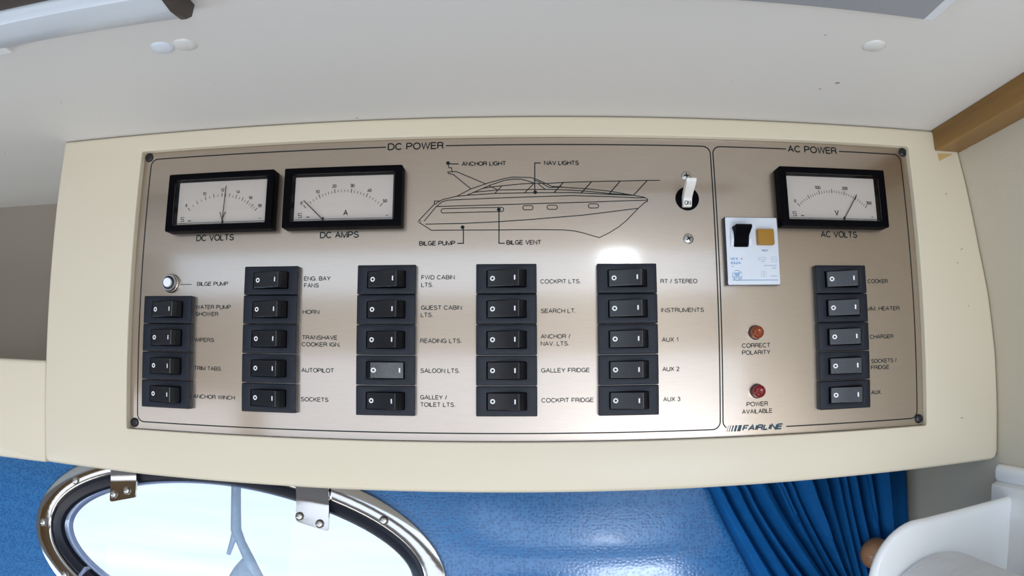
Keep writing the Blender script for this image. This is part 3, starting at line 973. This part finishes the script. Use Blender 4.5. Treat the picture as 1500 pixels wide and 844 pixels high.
for yy, zf_, hw_ in ((58.9, 7.2, 5.5), (61.5, 9.2, 5.3), (64.5, 10.6, 5.2), (67.5, 12.6, 5.3), (70.0, 15.0, 5.9), (72.0, 16.8, 6.4), (74.2, 17.2, 6.3)):
    ls.append([(160.3 - hw_, yy, zf_), (160.3 + hw_, yy, zf_), (160.3 + hw_, yy, 5.5), (160.3 - hw_, yy, 5.5)])
mb.loops(ls, True, True)
mb.build('lever', M['meter'], t, bevel=0.5)
mb = MB()
slab(mb, rrect(172.9, 186.0, 60.2, 72.0, 0.6, 2), 10.5, 0.6, 5.5)
mb.build('test_button', M['yellow'], t, smooth=True)['label'] = 'square ochre test button'
mb = MB()
zt = BZ + 0.08
mb.text('TEST', 176.5, 182.0, 55.6, 1.5, zt, 0, 0.2)
mb.text('MCA', 151.6, 157.6, 49.2, 1.7, zt, 0, 0.2)
mb.text('4', 159.8, 160.9, 49.2, 1.7, zt, 0, 0.2)
mb.text('632A', 151.8, 159.6, 45.9, 2.0, zt, 0, 0.17)
for q in range(3):                                        # round monogram
    a0 = dg(20 + q * 120)
    mb.ribbon([(156.4 + 3.7 * math.cos(a0 + dg(a)), 37.6 + 3.7 * math.sin(a0 + dg(a))) for a in range(0, 101, 10)], 0.35, zt)
for cx_, cy_, rr in ((154.8, 36.2, 1.1), (157.7, 36.2, 1.1), (155.5, 38.9, 0.8), (157.4, 38.9, 0.9)):
    mb.annulus(cx_, cy_, zt + 0.01, rr, rr - 0.4, 16)
mb.ribbon([(154.2, 39.3), (156.2, 37.2), (158.6, 39.6)], 0.5, zt)
mb.box(152.6, 188.6, 33.9, 34.3, zt - 0.05, zt)
mb.build('face_printing', M['print_blue'], t)
mb = MB()
mb.ribbon(rrect(184.2, 188.2, 47.6, 51.4, 0.2, 2), 0.22, zt, True)
mb.ribbon([(185.0, 49.4), (185.7, 50.1), (186.5, 49.1), (187.4, 49.7)], 0.25, zt)
mb.ribbon(rrect(175.4, 179.2, 36.7, 40.4, 0.2, 2), 0.22, zt, True)
mb.ribbon([(177.6, 39.9), (176.8, 38.5), (177.7, 38.6), (177.0, 37.2)], 0.3, zt)
mb.ribbon(rrect(173.8, 179.4, 49.2, 51.0, 0.2, 2), 0.3, zt, True)
mb.box(176.2, 178.2, 47.7, 48.2, zt - 0.05, zt)
mb.build('symbol_printing', M['print_pale'], t)
for x0_, x1_, yy in ((178.0, 188.6, 44.6), (184.0, 188.6, 42.7), (152.0, 155.0, 43.8), (182.8, 188.6, 36.6)):
    mb = MB()
    for i in range(int((x1_ - x0_) / 0.8)):
        mb.box(x0_ + i * 0.8, x0_ + i * 0.8 + 0.45, yy, yy + 0.8, zt - 0.05, zt)
    mb.build('fine_printing', M['print_pale'], t)


# ------------------------------------------------------------------ ceiling fittings
def cap(label, x, z, m, r=7.7):
    o = MB().lathe([(r, 0.0), (r * 0.97, -0.5), (r * 0.8, -1.3), (r * 0.45, -1.9), (0.001, -2.1)], (0, 0, 0), 36, 'y').build('ceiling_button', m, None, (0, 0, 0), smooth=True)
    o.location = P(x, TOP - 0.02, z)
    return tag(o, label, 'ceiling button', 'round buttons on the ceiling')


cap('pale bluish round button on the ceiling, left one of the touching pair', -219.9, 150.4, M['cap_blue'])
cap('glossy off-white round button on the ceiling, right one of the touching pair', -203.9, 150.6, M['cap'])
cap('single white round button on the ceiling above the AC voltmeter', 214.4, 143.6, M['cap'])

t = thing('ceiling_light', 'long pale strip light on the ceiling in the upper left corner', 'light', (-330, TOP, 212))
mb = MB()
sec = [(195.0, TOP - 0.1), (196.0, 153.5), (201, 149.5), (213, 148.0), (226, 149.5), (229.5, 153.5), (230.5, TOP - 0.1)]
mb.loops([[(x, y, z) for z, y in sec] for x in (-560, -179.8)], True, True)
mb.build('diffuser', M['diffuser'], t, smooth=True)
mb = MB()
mb.loops([[(x, y, z) for z, y in [(194.6, TOP - 0.1), (195.4, 153), (200.6, 148.8), (213, 147.2), (226.4, 148.8), (230, 153), (231.2, TOP - 0.1)]] for x in (-179.7, -176.4)], True, True)
mb.build('end_cap', M['brown_plastic'], t, smooth=True)
MB().box(-560, -175, 154.5, TOP - 0.1, 231.4, 275).build('backing_rail', M['brown_plastic'], t, bevel=1.5)
MB().box(-326, -309, 152.5, TOP - 0.1, 187, 199).build('clip', M['white_plastic'], t, bevel=1.2)

t = thing('overhead_unit', 'flat grey overhead unit with a pale right edge at the top right of the ceiling', 'overhead unit', (120, TOP, 260))
MB().box(40, 218.5, 152.5, TOP - 0.1, 196, 330).build('cover', M['grey_unit'], t, bevel=0.8)
MB().box(218.7, 226.5, 153.5, TOP - 0.1, 194, 332).build('side_strip', M['pale_edge'], t, bevel=1.0)['label'] = 'pale side strip'

# ------------------------------------------------------------------ porthole (window in the hull side)
wn = thing('window_1', None, None, H(9, 8), kind='structure')
oc = ell(230, 108)
ic = ell(209, 83.5)
mb = MB()
rings = [(oc, 0.1), (oc, 3.2), (ell(229.5, 107.4), 4.4), (ell(228.2, 106.0), 5.0), (ell(211.6, 86.2), 5.0), (ell(210.0, 84.4), 4.4), (ic, 3.2), (ic, -6)]
mb.loops([[H(u, v, n) for u, v in lp] for lp, n in rings])
mb.build('window_frame', M['chrome'], wn, smooth=True)
mb = MB()
rings = [(ic, -6), (ic, 1.8), (ell(206.5, 81, e=1.97), 2.6), (ell(204, 79, e=1.95), 1.0), (ell(201.5, 76.5, e=1.92), -0.6), (ell(199, 74.5, e=1.9), -1.6), (ell(197, 73, e=1.87), -6.5)]
mb.loops([[H(u, v, n) for u, v in lp] for lp, n in rings])
mb.build('gasket', M['rubber'], wn, smooth=True)
mb = MB()
g0_ = ell(199, 75, e=1.88)
mb.loops([[H(u, v, -7.0) for u, v in g0_], [H(u, v, -13.0) for u, v in g0_]], True, True)
mb.build('pane', M['port_glass'], wn)
mb = MB()
mb.loops([[H(u, v, -13.2) for u, v in ell(199, 75, e=1.88)], [H(u, v, -13.2) for u, v in ell(195.5, 71.5, e=1.87)], [H(u, v, -20) for u, v in ell(195, 71, e=1.87)], [H(u, v, -20) for u, v in ell(199, 75, e=1.88)]])
mb.build('pane_edge', M['acrylic_edge'], wn, smooth=True)


def hull_screw(u, v, n, r, parent, name='screw', m='steel'):
    mb = MB()
    ls = []
    for rr, hh in ((1.0, 0.0), (0.98, 0.25), (0.8, 0.55), (0.5, 0.72), (0.2, 0.78)):
        ls.append([H(u + r * rr * math.cos(2 * PI * i / 20), v + r * rr * math.sin(2 * PI * i / 20), n + r * hh) for i in range(20)])
    mb.loops(ls, True, True)
    s = mb.build(name, M[m], parent, smooth=True)
    return s


fr = [c for c in wn.children if c.name.startswith('window_frame')][0]
for u, v in ((-167, 70), (-209, 20), (179, 55)) + tuple(ell(219.5, 96.5)[k_] for k_ in (31, 57, 65, 74, 83, 91)):
    hull_screw(u, v, 4.9, 4.6, wn)
for u0, v0, ang, sc_ in ((-103, 60, 14, ((-114, 60.5), (-97.5, 66))), (109, 50, -14, ((96.5, 55), (117, 49)))):
    a = dg(ang)
    hw_, hh = (16.5, 0) if u0 < 0 else (17, 0)
    mb = MB()

    def bl(x, y, n):
        return H(u0 + x * math.cos(a) - y * math.sin(a) * 0 + 0 * y, v0 + x * math.sin(a) + y, n)
    low = [(-hw_, -2.0), (-hw_ + 1.2, -3.6), (-hw_ + 3.5, -4.2), (hw_ - 3.5, -4.2), (hw_ - 1.2, -3.6), (hw_, -2.0)]
    ls = []
    secs = [(None, 7.4), (14, 7.4), (24, 8.2), (34, 11.5), (46, 12.0), (62, 12.0)]
    front_l = []
    back_l = []
    for yy, nn in secs:
        for dst, dn in ((front_l, 0.0), (back_l, -3.0)):
            dst.append([bl(x, (ly if yy is None else yy - x * math.sin(a) * 0.6), nn + dn) for x, ly in low])
    mb.loops(front_l, closed=False)
    mb.loops(back_l, closed=False)
    loop_f = front_l[0] + [l_[-1] for l_ in front_l[1:]] + list(reversed(front_l[-1]))[1:] + [l_[0] for l_ in reversed(front_l[1:-1])]
    loop_b = back_l[0] + [l_[-1] for l_ in back_l[1:]] + list(reversed(back_l[-1]))[1:] + [l_[0] for l_ in reversed(back_l[1:-1])]
    mb.loops([loop_f, loop_b])
    br = mb.build('hinge_bracket', M['chrome'], wn, smooth=True)
    for u, v in sc_:
        sub(hull_screw(u, v, 7.3, 4.4, wn), br)
mb = MB()                                                 # lower left catch
ca = dg(-38)
for x0_, x1_, y0_, y1_, n0, n1 in ((-12, 12, -4, 4, -6, 1.5), (-12, -8, -4, 12, -6, 3.0)):
    vs = [H(-150 + x * math.cos(ca) - y * math.sin(ca), -38 + x * math.sin(ca) + y * math.cos(ca), n) for n in (n0, n1) for y in (y0_, y1_) for x in (x0_, x1_)]
    mb.add(vs, [(0, 2, 3, 1), (4, 5, 7, 6), (0, 1, 5, 4), (2, 6, 7, 3), (0, 4, 6, 2), (1, 3, 7, 5)])
mb.build('catch', M['acrylic_edge'], wn, bevel=0.8)

# outside: a pale quay across the water and a fender line hanging by the hull
mb = MB()
mb.box(-5200, 3800, -1600, 2600, -2300, -2200)
q = mb.build('quay_wall', M['quay'])
struct(q)
t = thing('fender_line', 'forked rope, coloured pale for the glare, hanging outside the porthole glass', 'rope', H(0, -30, -70))
mb = MB()
mb.tube([H(-1, 120, -62), H(-1.5, 82, -62), H(-0.5, 55, -62), H(0.5, 30, -62)], [5.6, 5.6, 5.8, 6.2], 10)
mb.tube([H(0.5, 32, -62), H(-3, 20, -62), H(-8, 4, -62)], [4.6, 3.4, 2.4], 10)
mb.tube([H(0.5, 32, -62), H(7, 18, -62), H(17, 0, -62), H(28, -22, -62), H(34, -60, -62)], [6, 5.4, 6.2, 8, 8], 10)
mb.build('strands', M['rope'], t, smooth=True)
mb = MB()
mb.tube([H(12, 4 - 90 * f_, -66) for f_ in [0.0, 0.04, 0.09, 0.16, 0.25, 0.36, 0.5, 0.75, 1.0]], [2, 5, 9, 14, 18.5, 21.5, 23.5, 25, 25], 24)
mb.build('fender', M['rope'], t, smooth=True)


# ------------------------------------------------------------------ curtain
top_x = [-9, 0, 7, 14, 21, 29, 36, 44, 52, 62, 74, 84, 90, 98, 106, 114, 121, 128, 134, 139, 143, 148, 153, 159, 166, 174, 184, 194, 205]
mb = MB()
tx = [173, 187, 202, 212, 232, 248, 257, 279, 294, 305, 314, 325, 341, 359, 386]
bx_ = [214, 236, 253, 265, 281, 291, 300, 308, 316, 325, 333, 341, 352, 364, 386]
nper = 10
rows = []
VT, VB = 104, -150
for r in range(31):
    f = r / 30
    wv = VT + (VB - VT) * f
    g = (78 - wv) / 86.0                                   # 0 at the housing edge, 1 at the picture's lower edge
    row = []
    for k in range(len(tx) - 1):
        for i in range(nper + (1 if k == len(tx) - 2 else 0)):
            s = i / nper
            x0_ = tx[k] + (tx[k + 1] - tx[k]) * s
            x1_ = bx_[k] + (bx_[k + 1] - bx_[k]) * s
            gg = max(-0.2, g)
            x = x0_ + (x1_ - x0_) * (gg ** 1.15 if gg > 0 else gg)
            wdt = abs((tx[k + 1] - tx[k]) * (1 - min(1, max(0, g))) + (bx_[k + 1] - bx_[k]) * min(1, max(0, g)))
            amp = 1.6 * min(15, 4.5 + 0.62 * wdt) * (0.75 + 0.5 * ((k * 37) % 7) / 7)
            z = 8 + amp * math.sin(PI * s) ** 0.6 + 0.8 * math.sin(7 * f + k) + (1.8 * math.sin(2 * PI * s * 2 + k) if wdt > 14 else 0)
            if k == len(tx) - 2:
                z = 8 + 7 * math.sin(PI * min(1, s * 1.8)) ** 0.8 if s < 0.55 else 8 + 2 * (1 - s)
            row.append(H(x + 313 + 1.2 * math.sin(5 * f + k * 1.7), wv, z))
    rows.append(row)
mb.loops(rows, closed=False)
cu = mb.build('curtain', M['curtain'], None, H(590, 0, 10), smooth=True)
sm = cu.modifiers.new('thickness', 'SOLIDIFY')
sm.thickness = 0.0012
tag(cu, 'gathered blue curtain hanging under the housing at its right end', 'curtain')

# ------------------------------------------------------------------ wooden knob
kx, ky, kz = 334.0, -214.5, -108
t = thing('wooden_knob', 'round wooden knob poking out from behind the white holder', 'knob', (kx, ky, -160))
prof = [(4.5, -62), (4.5, -12)] + [(15.5 * math.sin(a), -15.5 * math.cos(a)) for a in [0.34 + 2.78 * i / 14 for i in range(15)]]
prof[-1] = (0.001, 15.5)
MB().lathe(prof, (kx, ky, kz), 32).build('turned_head', M['knob_wood'], t, smooth=True)

# ------------------------------------------------------------------ paper towel holder and roll
t = thing('paper_towel_holder', 'glossy white wall holder with a rounded side arm at the lower right', 'paper towel holder', (350, -240, 60))
arm = [(389.6, -320), (389.6, -140.6), (350, -144.4), (300, -149.2)]
for i in range(1, 13):
    a = dg(96 + 84 * i / 12)
    arm.append((298 + 45 * math.cos(a), -194 + 45 * math.sin(a)))
arm += [(253, -240)]
for i in range(1, 9):
    a = dg(180 + 90 * i / 8)
    arm.append((313 + 60 * math.cos(a), -240 + 60 * math.sin(a)))


def cheek(zc, th):
    mb = MB()
    rr = 4.5
    ls = []
    for k in range(0, 7):
        a = PI * k / 6
        ls.append(zl(inset(arm, rr * (1 - math.sin(a))), zc + (th / 2) * math.cos(a)))
    mb.loops(ls, True, True)
    return mb


cheek(31, 9).build('side_arm', M['white_plastic'], t, smooth=True)
mb = MB()                                                 # wall plate with a rounded lip along its top
sec = [(390.4, -118.5), (387.6, -119.0), (385.6, -121.0), (384.8, -124.0), (385.2, -129.5), (386.6, -132.0), (386.4, -133.0), (382.4, -134.0), (381.4, -136), (381.0, -160), (381.0, -318), (390.4, -320)]
mb.loops([[(x, y, z) for x, y in sec] for z in (8, 310)], True, True)
mb.build('wall_plate', M['white_plastic'], t, smooth=True, bevel=0.8)
MB().lathe([(7, 0), (7, 246)], (313, -233, 35.2), 24).build('spindle', M['white_plastic'], t, smooth=True)
t = thing('paper_roll', 'white embossed paper towel roll held in the white holder', 'paper roll', (313, -233, 150))
MB().lathe([(19, 0), (55, 0), (57, 1.5), (57, 238), (55, 240), (19, 240), (19, 0)], (313, -233, 38), 72).build('sheet_roll', M['paper'], t, smooth=True)
